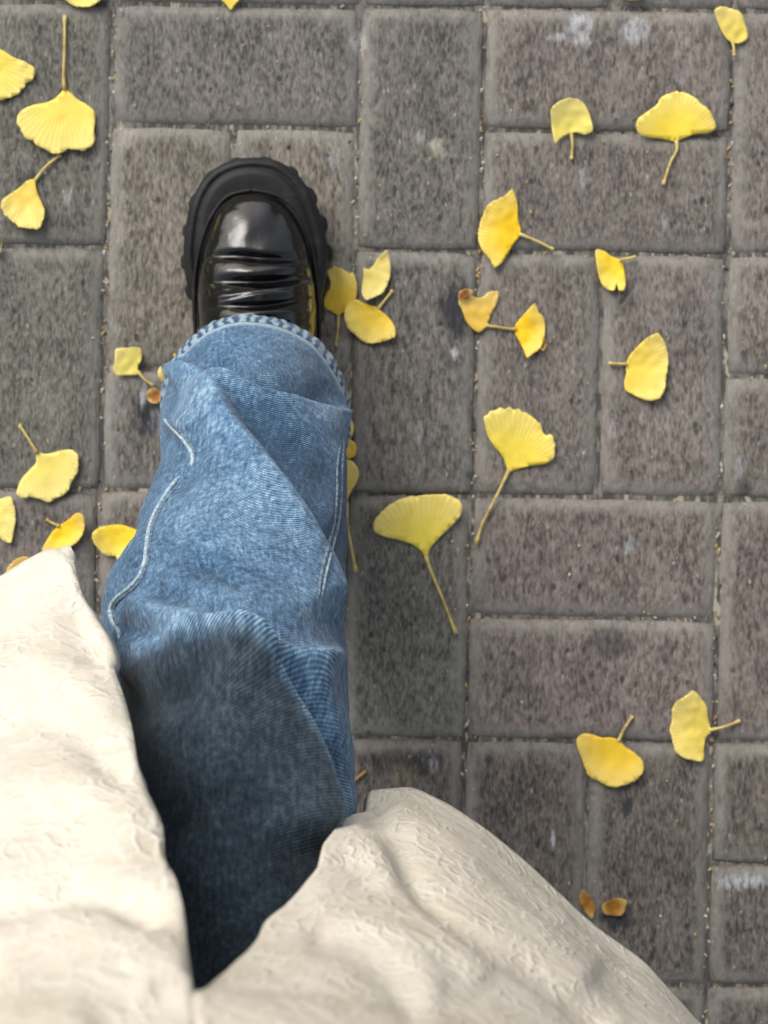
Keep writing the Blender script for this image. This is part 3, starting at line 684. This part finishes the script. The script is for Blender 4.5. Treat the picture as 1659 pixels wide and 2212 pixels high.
# bodice and sleeves
V2 = [tuple(p) for p in Pc]; uv2 = np.stack([UU, VV], 1)
def add_loft(rows, uo):
    global uv2
    b0 = len(V2); n = len(rows[0])
    for r in rows: V2.extend([tuple(p) for p in r])
    for i in range(len(rows)-1):
        for j in range(n-1): cfaces.append((b0+i*n+j, b0+i*n+j+1, b0+(i+1)*n+j+1, b0+(i+1)*n+j))
    uv2 = np.vstack([uv2, np.array([(uo+.9*j/n, .7+.5*i/len(rows)) for i in range(len(rows)) for j in range(n)])])
rows = []
for k_ in range(40):
    z = zt + .44*k_/39; w_ = np.interp(z, [.97, 1.1, 1.25, 1.34, 1.41], [1, 1.03, 1.06, .95, .42]); dp = np.interp(z, [.97, 1.1, 1.25, 1.34, 1.41], [1, 1.0, .98, .85, .5])
    r = topc[::4].copy(); r = np.vstack([r, r[:1]]); r[:, 0] = (r[:, 0]+.0)*w_; r[:, 1] = -.355+(r[:, 1]+.345)*dp*.9; r[:, 2] = z
    for j in range(len(r)): kk = 1+.02*noise.noise((j*.12, z*14, 2)); r[j, 0] *= kk
    rows.append(r)
rows[0] = np.vstack([Pc.reshape(NTc, NSc, 3)[-1][::4], Pc.reshape(NTc, NSc, 3)[-1][:1]])
add_loft(rows, 0)
for s_ in (-1, 1):
    path = smooth_line([(s_*.15, -.36, 1.33), (s_*.23, -.37, 1.24), (s_*.275, -.34, 1.08), (s_*.25, -.25, 1.08), (s_*.18, -.14, 1.18), (s_*.145, -.09, 1.225)], 40)
    v, f = tube(path, [.085-.035*i/39+.003*math.sin(i*1.1) for i in range(40)], 28, False)
    b0 = len(V2); V2.extend(tuple(p) for p in v); cfaces.extend(tuple(i+b0 for i in t_) for t_ in f); uv2 = np.vstack([uv2, np.array([(i % 28*.014, i//28*.01) for i in range(len(v))])])
def coat_mat():
    m, nt, b, out = mat('cream_crinkled_leather'); q = NT(nt); uv = q.n('UVMap').outputs[0]
    wv = q.n('VectorMath', operation='ADD'); nz = q.n('TexNoise'); q.put(nz.inputs['Vector'], uv); nz.inputs['Scale'].default_value = 28; nz.inputs['Detail'].default_value = 3
    sc = q.n('VectorMath', operation='SCALE'); q.put(sc.inputs[0], nz.outputs['Color']); sc.inputs['Scale'].default_value = .03
    q.put(wv.inputs[0], uv); q.put(wv.inputs[1], sc.outputs[0]); w = wv.outputs[0]
    r1 = q.ramp(q.vor(q.scale(w, (1, .42, 1), rot=(0, 0, .5)), 120, 'DISTANCE_TO_EDGE', 0), 0, .22, 1, 0)
    r2 = q.ramp(q.vor(q.scale(w, (.6, 1, 1), rot=(0, 0, -.3), loc=(2, 0, 0)), 170, 'DISTANCE_TO_EDGE', 0), 0, .28, 1, 0)
    msk = q.ramp(q.noise(uv, 30, 3, .5), .25, .75); msk2 = q.ramp(q.noise(q.scale(uv, (1, 1, 1), loc=(4, 4, 0)), 38, 3, .5), .25, .75)
    rg = q.noise(q.scale(w, (1, .5, 1)), 55, 5, .62, 'RIDGED_MULTIFRACTAL' if False else 'FBM', .6)
    h = q.math('ADD', q.math('MULTIPLY', q.math('MULTIPLY', r1, msk), 1.0), q.math('MULTIPLY', q.math('MULTIPLY', r2, msk2), .5))
    h = q.math('ADD', q.math('MULTIPLY', h, .75), q.math('MULTIPLY', rg, 1.7)); h = q.math('ADD', h, q.math('MULTIPLY', q.noise(q.scale(w, (1, .4, 1), rot=(0, 0, .4)), 130, 3, .6), .8)); h = q.math('ADD', h, q.math('MULTIPLY', q.noise(uv, 480, 3, .6), .16))
    cl = q.noise(uv, 12, 4, .6)
    col = q.mix(q.ramp(cl, .35, .7), C(.60, .562, .487), C(.535, .48, .39))
    col = q.mix(q.math('MULTIPLY', q.math('ADD', q.math('MULTIPLY', r1, msk), q.math('MULTIPLY', r2, msk2)), .6), col, C(.67, .64, .565))
    q.put(b.inputs['Base Color'], col); b.inputs['Roughness'].default_value = .55; b.inputs['Specular IOR Level'].default_value = .3
    q.put(b.inputs['Normal'], q.bump(h, .9, .0010)); return m
m_coat = coat_mat()
cm = mesh('coat', V2, cfaces, uv=uv2)
coat = pchild('coat', cm, m_coat); tag(coat, 'long cream crinkled leather coat hanging open')
sd = coat.modifiers.new('thick', 'SOLIDIFY'); sd.thickness = .007; sd.offset = -1
bvh_c = None

# ------------------------------------------------------------------ ginkgo leaves
def leaf_mat():
    m, nt, b, out = mat('ginkgo_leaf'); q = NT(nt); uv = q.n('UVMap').outputs[0]; sp = q.n('SeparateXYZ'); q.put(sp.inputs[0], uv)
    oc = q.n('ObjectInfo').outputs['Color']; pos = q.n('NewGeometry').outputs['Position']
    vein = q.math('SINE', q.math('MULTIPLY', q.math('ADD', sp.outputs[0], q.math('MULTIPLY', q.noise(pos, 60, 2), .05)), 62)); vein = q.math('ADD', q.math('MULTIPLY', vein, .5), .5)
    pale = q.mix(.55, oc, C(.95, .79, .26)); deep = q.mix(1, oc, C(1.06, 1.04, .7), 'MULTIPLY')
    col = q.mix(q.ramp(sp.outputs[1], .35, .95), deep, pale)
    col = q.mix(q.math('MULTIPLY', vein, .2), col, q.mix(1, oc, C(.8, .66, .4), 'MULTIPLY'))
    col = q.mix(q.ramp(q.noise(pos, 75, 4, .6), .50, .72, 0, .35), col, q.mix(1, oc, C(.80, .66, .5), 'MULTIPLY'))
    q.put(b.inputs['Base Color'], col); b.inputs['Roughness'].default_value = .55; b.inputs['Specular IOR Level'].default_value = .3
    q.put(b.inputs['Normal'], q.bump(q.math('ADD', q.math('MULTIPLY', vein, .5), q.noise(pos, 90, 3)), .3, .0007))
    tr = q.n('BsdfTranslucent'); q.put(tr.inputs[0], col); mx = q.n('MixShader'); mx.inputs[0].default_value = .08
    nt.links.new(b.outputs[0], mx.inputs[1]); nt.links.new(tr.outputs[0], mx.inputs[2]); nt.links.new(mx.outputs[0], out.inputs[0]); return m
m_leaf = leaf_mat()
m_pet, nt, b, out = mat('leaf_stalk'); q = NT(nt); oc = q.n('ObjectInfo').outputs['Color']; pos = q.n('NewGeometry').outputs['Position']
q.put(b.inputs['Base Color'], q.mix(q.ramp(q.noise(pos, 150, 2), .4, .65), oc, q.mix(1, oc, C(.75, .62, .5), 'MULTIPLY'))); b.inputs['Roughness'].default_value = .6
LEM, YEL, GOLD, PALE, OCH, ORG = (.88, .72, .15), (.92, .68, .05), (.93, .62, .02), (.84, .73, .25), (.66, .46, .08), (.36, .16, .03)
def leaf(outline, base, stalk, colr, label, curl=4, z0=1.2, cat='leaf', name='ginkgo_leaf', group='ginkgo leaves fallen on the paving', seed=0, fold_ax=None, stalk_col=(.62, .50, .17)):
    rnd = random.Random(seed+len(outline)*13+int(base[0])); bx, by = base
    P_ = closed(outline, max(64, len(outline)*4))
    # small scalloped notches on the outer margin
    cxy = P_.mean(0); rr = np.hypot(P_[:, 0]-bx, P_[:, 1]-by); rmax = rr.max(); ang = np.arctan2(P_[:, 1]-by, P_[:, 0]-bx)
    nz = np.array([noise.noise((a*13, seed, 3)) for a in ang]); sc_ = 1 + .035*nz*(rr/rmax)**2
    P_ = np.stack([bx+(P_[:, 0]-bx)*sc_, by+(P_[:, 1]-by)*sc_], 1)
    pts = [Vector(p) for p in P_]; n = len(pts); xs, ys = P_[:, 0], P_[:, 1]; st = max(6, (xs.max()-xs.min())/14)
    inner = []
    y = ys.min()+st/2
    while y < ys.max():
        x = xs.min()+st/2
        while x < xs.max():
            inner.append(Vector((x+rnd.uniform(-1, 1), y+rnd.uniform(-1, 1)))); x += st
        y += st
    vo, _, fo, *_r = delaunay_2d_cdt(pts+inner, [], [tuple(range(n))], 1, 1e-4)
    ph = rnd.uniform(0, 6.28); c0 = G(*base); k_ = H/F; V_, uv_ = [], []
    R_ = rmax*k_*1000; lean = rnd.uniform(-1, 1)
    for p in vo:
        g = G(p.x, p.y); dx, dy = p.x-bx, p.y-by; r = math.hypot(dx, dy)/rmax; an = math.atan2(dy, dx)
        ca = math.atan2(cxy[1]-by, cxy[0]-bx); da = (an-ca+math.pi) % (2*math.pi) - math.pi if r > .01 else 0
        z = z0 + curl*(.55*r*r + .55*r*r*abs(math.sin(da))**1.5) + .9*r*math.sin(4*da+ph) + .35*noise.noise((p.x*.06, p.y*.06, seed))*3
        if fold_ax: z += fold_ax*max(0, -math.sin(da))*r
        V_.append((g.x-c0.x, g.y-c0.y, max(z, .7)*.001)); uv_.append((da, r))
    L = empty(name, (c0.x, c0.y, 0)); tag(L, label, cat, group)
    m_ = mesh('blade', V_, fo, uv=uv_); bl = link('blade', m_, L, m_leaf, True); bl.color = (*colr, 1)
    sd_ = bl.modifiers.new('thick', 'SOLIDIFY'); sd_.thickness = .0002; sd_.offset = 0
    if stalk:
        pt = smooth_line([(bx, by)] + stalk if len(stalk) > 1 else [(bx, by), ((bx+stalk[0][0])/2+rnd.uniform(-2, 2), (by+stalk[0][1])/2+rnd.uniform(-2, 2)), stalk[0]], 16)
        q_ = [G(a, b_) - c0 + Vector((0, 0, .0014+.0012*math.sin(i/15*3.1))) for i, (a, b_) in enumerate(pt)]
        v, f = tube(q_, [.0017-.0006*min(1, i/4)+(.0006 if i > 13 else 0) for i in range(16)], 7)
        p_ = link('stalk', mesh('stalk', v, f), L, m_pet, True); p_.color = (*stalk_col, 1)
    return L
leaf([(138,-5),(150,8),(178,17),(205,14),(222,0),(222,-40),(180,-62),(135,-40)], (180,-60), [(190,-110)], LEM, 'yellow leaf cut by the top edge of the picture at far left', seed=1)
leaf([(470,-40),(478,0),(490,12),(498,22),(508,10),(517,0),(522,-40),(495,-60)], (498,20), None, LEM, 'pale leaf poking in at the top edge above the boot', seed=2)
leaf([(0,107),(10,112),(30,125),(60,138),(78,152),(74,170),(55,185),(45,200),(20,213),(0,218),(-45,195),(-55,130)], (-52,120), [(-110,90)], LEM, 'yellow leaf cut by the left edge, above the long stalked leaf', seed=3)
leaf([(141,193),(152,200),(168,215),(190,228),(205,243),(207,262),(205,285),(207,305),(195,322),(180,327),(165,325),(150,325),(135,332),(118,334),(100,325),(88,320),(75,308),(58,300),(50,285),(40,268),(40,255),(50,240),(75,228),(100,222),(120,213),(130,203)], (141,195), [(139,170),(141,110),(141,35)], (.90,.71,.18), 'large yellow fan leaf with its long stalk pointing straight up, top left', seed=4, curl=6)
leaf([(78,400),(85,425),(95,445),(100,465),(95,480),(92,495),(70,497),(45,492),(30,480),(12,463),(6,440),(18,425),(38,410),(50,400),(62,389),(76,388)], (77,390), [(100,362),(132,335)], (.82,.62,.16), 'small cupped leaf under the large long stalked leaf at left', seed=5, curl=9)
leaf([(253,755),(275,752),(306,754),(307,775),(298,795),(300,806),(275,810),(250,808),(246,800),(249,780)], (299,803), [(316,822),(332,833)], PALE, 'small squarish pale leaf left of the trouser hem', seed=6)
leaf([(345,795),(370,790),(385,788),(402,800),(398,830),(360,838),(350,822),(343,810)], (385,790), [(378,765)], PALE, 'pale leaf half hidden under the left side of the jeans', seed=7)
leaf([(82,976),(95,980),(115,978),(135,973),(160,973),(171,983),(172,1000),(170,1020),(163,1030),(155,1045),(150,1058),(140,1068),(125,1075),(108,1084),(90,1078),(70,1073),(55,1075),(40,1068),(42,1050),(50,1032),(65,1015),(78,1000)], (82,978), [(66,952),(43,917)], PALE, 'pale yellow leaf with stalk to upper left, left of the jeans shin', seed=8, curl=5)
leaf([(-40,1080),(0,1078),(25,1073),(32,1090),(36,1125),(32,1145),(25,1172),(10,1168),(0,1160),(-20,1185),(-55,1150)], (-54,1110), [(-100,1100)], PALE, 'pale leaf cut by the left edge just above the coat', seed=9)
leaf([(130,1134),(150,1122),(170,1108),(182,1110),(187,1130),(183,1150),(170,1170),(155,1180),(120,1192),(98,1188),(105,1165),(115,1148)], (128,1136), [(102,1122)], GOLD, 'deep yellow curled leaf touching the tip of the coat', seed=10, curl=9)
leaf([(203,1152),(215,1140),(235,1135),(260,1133),(285,1140),(305,1150),(312,1175),(300,1200),(275,1215),(258,1210),(250,1200),(235,1200),(215,1185),(205,1170)], (266,1136), None, YEL, 'bright scalloped leaf against the left edge of the jeans', seed=11, curl=6)
leaf([(15,1236),(30,1212),(62,1202),(80,1230),(60,1265),(25,1262)], (70,1250), None, (.75,.42,.05), 'orange leaf edge peeping out from under the coat hem', seed=12)
leaf([(1582,93),(1570,85),(1555,62),(1545,40),(1541,24),(1550,19),(1580,22),(1597,30),(1605,45),(1612,65),(1613,85),(1600,93)], (1582,91), [(1585,120)], (.82,.68,.2), 'oval pale leaf lying on the joint in the top right corner', seed=13, curl=6)
leaf([(1189,240),(1200,228),(1218,219),(1235,217),(1255,225),(1268,245),(1275,265),(1277,288),(1262,292),(1247,288),(1235,288),(1218,295),(1205,305),(1199,315),(1193,295),(1189,265)], (1234,287), [(1234,345)], PALE, 'small pale drooping umbrella shaped leaf near the top', seed=14, curl=10, z0=2)
leaf([(1455,305),(1430,300),(1400,297),(1380,292),(1372,280),(1375,262),(1395,245),(1415,230),(1430,210),(1445,203),(1465,200),(1485,205),(1500,215),(1515,230),(1530,243),(1538,258),(1543,280),(1530,288),(1500,290),(1475,300)], (1460,304), [(1462,320),(1448,350),(1432,400)], (.90,.71,.10), 'wide yellow fan leaf with stalk down, upper right', seed=15, curl=5)
leaf([(1124,505),(1118,470),(1117,440),(1112,425),(1105,412),(1090,425),(1075,432),(1055,443),(1045,460),(1037,480),(1033,500),(1034,525),(1045,548),(1058,562),(1068,580),(1080,572),(1095,550),(1110,525),(1120,513)], (1122,506), [(1160,522),(1196,540)], GOLD, 'strong golden leaf opening left with its stalk to the right', seed=16, curl=4)
leaf([(1287,540),(1302,542),(1320,553),(1335,560),(1343,565),(1348,590),(1350,610),(1343,630),(1335,628),(1331,614),(1325,628),(1310,625),(1295,605),(1290,585),(1286,560)], (1337,563), [(1372,555)], YEL, 'little golden leaf with a notched tip at a paver corner', seed=17)
leaf([(990,655),(995,636),(1010,634),(1024,642),(1040,643),(1055,632),(1075,630),(1072,655),(1060,680),(1050,705),(1035,718),(1018,708),(1005,690),(997,668)], (1036,714), None, (.82,.55,.13), 'triangular leaf with a browned corner on a dark stain', seed=18)
leaf([(1112,705),(1122,690),(1135,675),(1155,658),(1162,675),(1172,685),(1177,705),(1173,735),(1168,750),(1150,765),(1138,773),(1130,755),(1120,735),(1113,722)], (1114,712), [(1080,708),(1050,703)], GOLD, 'diamond shaped golden leaf with its stalk to the left', seed=19)
leaf([(1352,785),(1358,770),(1375,750),(1385,740),(1400,728),(1420,722),(1428,732),(1440,760),(1441,790),(1437,815),(1432,845),(1420,862),(1400,866),(1380,860),(1365,852),(1350,842),(1348,825),(1352,808)], (1353,787), [(1315,785)], (.86,.66,.14), 'smooth yellow leaf standing upright in shape, right of centre', seed=20, curl=6)
leaf([(1098,1018),(1092,1000),(1085,985),(1068,965),(1055,945),(1047,920),(1046,900),(1058,890),(1075,884),(1095,882),(1115,884),(1135,892),(1155,905),(1168,918),(1172,935),(1178,940),(1188,938),(1195,950),(1197,970),(1195,990),(1180,1000),(1150,1005),(1120,1012)], (1100,1014), [(1090,1035),(1065,1085),(1040,1135),(1028,1175)], (.90,.73,.12), 'large yellow fan leaf with a notch and a long stalk to lower left', seed=21, curl=5)
leaf([(920,1205),(910,1190),(890,1175),(860,1165),(830,1158),(808,1145),(807,1130),(815,1115),(830,1100),(850,1085),(880,1073),(910,1070),(940,1067),(970,1070),(990,1080),(997,1092),(995,1110),(980,1130),(960,1150),(940,1170),(928,1185)], (920,1201), [(930,1230),(955,1290),(985,1368)], (.92,.76,.16), 'largest fan leaf, wide and even, long stalk to lower right, beside the jeans', seed=22, curl=5)
leaf([(772,648),(785,655),(800,660),(812,663),(820,670),(835,682),(848,698),(854,715),(853,728),(840,735),(820,740),(800,743),(780,735),(765,722),(752,710),(745,690),(745,670),(755,655)], (816,668), [(832,648),(848,628)], (.86,.62,.08), 'yellow leaf lowest of the three beside the boot', seed=23, z0=2.5)
leaf([(835,543),(840,560),(844,580),(842,600),(835,620),(825,635),(810,643),(790,650),(783,640),(782,620),(785,600),(787,578),(795,582),(805,575),(815,560),(825,550)], (790,584), None, (.80,.68,.26), 'palest folded leaf, rightmost of the three beside the boot', seed=24, curl=8)
leaf([(729,680),(715,672),(701,665),(700,650),(704,635),(708,620),(708,605),(709,585),(722,577),(735,580),(750,588),(762,592),(770,610),(770,640),(765,655),(755,665),(740,677)], (731,678), [(731,700),(725,748)], (.86,.60,.08), 'yellow leaf touching the boot sole with its stalk down', seed=25)
leaf([(756,902),(762,912),(763,935),(758,950),(765,955),(770,970),(766,985),(750,990),(730,970),(728,925)], (740,985), None, (.80,.55,.12), 'curled leaf wedged against the right side of the jeans', seed=26, curl=7)
leaf([(748,1085),(743,1070),(733,1050),(728,1020),(738,1000),(755,993),(768,1003),(775,1020),(772,1038),(762,1055),(754,1070)], (749,1084), [(750,1120),(759,1180),(770,1235)], (.74,.56,.18), 'leaf half under the jeans with a long stalk running down', seed=27)
leaf([(1245,1590),(1258,1583),(1280,1585),(1300,1592),(1320,1592),(1335,1597),(1350,1612),(1370,1625),(1385,1640),(1389,1660),(1380,1675),(1355,1690),(1340,1695),(1320,1697),(1305,1692),(1285,1682),(1272,1675),(1262,1655),(1255,1635),(1247,1615)], (1335,1600), [(1348,1572),(1366,1546)], (.88,.60,.06), 'yellow leaf with its stalk up, left one of the lower right pair', seed=28, curl=5)
leaf([(1495,1489),(1505,1498),(1515,1510),(1525,1525),(1528,1545),(1532,1562),(1535,1580),(1525,1592),(1520,1610),(1515,1642),(1495,1640),(1470,1632),(1458,1622),(1450,1595),(1446,1575),(1450,1555),(1450,1530),(1460,1512),(1480,1500)], (1532,1576), [(1565,1568),(1597,1556)], (.82,.66,.18), 'pale lemon leaf with its stalk to the right, right one of the lower right pair', seed=29, curl=5)
leaf([(1335,-25),(1345,-2),(1365,3),(1382,0),(1390,-25),(1362,-40)], (1362,-38), None, OCH, 'ochre leaf tip showing at the top edge right of centre', seed=30)
FR = 'withered leaf scraps trodden on the paving'
leaf([(1256,1918),(1268,1928),(1280,1945),(1285,1965),(1278,1980),(1262,1965),(1252,1945)], (1270,1950), None, ORG, 'brown orange leaf scrap beside the right coat edge', seed=31, name='leaf_scrap', group=FR)
leaf([(1300,1952),(1318,1942),(1335,1938),(1352,1942),(1350,1958),(1345,1970),(1322,1976),(1304,1970)], (1325,1958), None, ORG, 'brown orange leaf scrap right of the coat, the rounder one', seed=32, name='leaf_scrap', group=FR)
leaf([(322,843),(336,838),(348,845),(350,862),(340,872),(325,868),(318,856)], (336,856), None, (.40,.17,.06), 'rusty leaf scrap on a dark stain left of the jeans', seed=33, name='leaf_scrap', group=FR)
leaf([(990,648),(992,632),(1006,626),(1020,632),(1014,642),(1000,650)], (1004,640), None, (.30,.10,.04), 'dark brown scrap over the triangular leaf', seed=34, name='leaf_scrap', group=FR, z0=5)
leaf([(1166,738),(1176,732),(1180,748),(1172,758),(1164,750)], (1172,745), None, (.42,.22,.08), 'tiny brown scrap beside the diamond shaped leaf', seed=35, name='leaf_scrap', group=FR)
leaf([(-10,512),(4,516),(6,532),(2,548),(-12,550)], (-8,532), None, (.10,.09,.04), 'dark withered scrap at the left edge', seed=36, name='leaf_scrap', group=FR)
v, f = tube([G(760, 1690) + Vector((0, 0, .002)), G(775, 1677) + Vector((0, 0, .0025)), G(791, 1664) + Vector((0, 0, .002))], .0014, 7)
o = link('twig', mesh('twig', v, f), None, m_pet, True); o.color = (.42, .24, .10, 1); tag(o, 'short brown twig on the paving between jeans and coat', 'twig')

# crumbs of grit, leaf and sand lying in the joints and on the blocks
m_grit, nt, b, out = mat('grit'); q = NT(nt); rnd_ = q.n('Attribute', attribute_name='tone').outputs['Fac']
rp = q.n('ValToRGB'); q.put(rp.inputs[0], rnd_); rp.color_ramp.interpolation = 'CONSTANT'; e = rp.color_ramp.elements
e[0].position = 0; e[0].color = C(.45, .42, .36); e[1].position = .35; e[1].color = C(.42, .31, .13)
for p_, c_ in ((.6, C(.30, .16, .09)), (.75, C(.04, .035, .03)), (.9, C(.60, .60, .60))): x = e.new(p_); x.color = c_
q.put(b.inputs['Base Color'], rp.outputs[0]); b.inputs['Roughness'].default_value = .9
gv_, gf_, gt_ = [], [], []
rnd = random.Random(5)
for i in range(1150):
    if i < 800:
        ln = rnd.choice([0, 2, 3, 5, 7, -1]); vert = rnd.random() < .85
        a, b_ = (ln, rnd.uniform(-1, 9)) if vert else (rnd.uniform(-1, 7), rnd.randrange(-1, 9))
        g = lat(a, b_) + Vector((rnd.gauss(0, .0016), rnd.gauss(0, .0016), 0)); z = -.0035; s_ = rnd.uniform(.0005, .0016)
    else:
        g = Vector((rnd.uniform(-.36, .36), rnd.uniform(-.46, .46), 0)); z = .0003; s_ = rnd.uniform(.0003, .0012)
    t_ = rnd.random(); b0 = len(gv_); el_ = rnd.uniform(1, 2.4); ro = rnd.gauss(math.pi/2, .5); nn = 5
    for k_ in range(nn):
        an = 2*math.pi*k_/nn; r_ = s_*rnd.uniform(.7, 1.1); x, y = math.cos(an)*r_*el_, math.sin(an)*r_
        X, Y = x*math.cos(ro)-y*math.sin(ro), x*math.sin(ro)+y*math.cos(ro)
        gv_.append((g.x+X, g.y+Y, z)); gt_.append(t_)
    gv_.append((g.x, g.y, z+s_*.9)); gt_.append(t_)
    for k_ in range(nn): gf_.append((b0+k_, b0+(k_+1) % nn, b0+nn))
o = link('grit', mesh('grit', gv_, gf_, attr={'tone': gt_}), None, m_grit); tag(o, 'sandy grit and leaf crumbs caught in the paver joints', 'grit', kind='stuff')
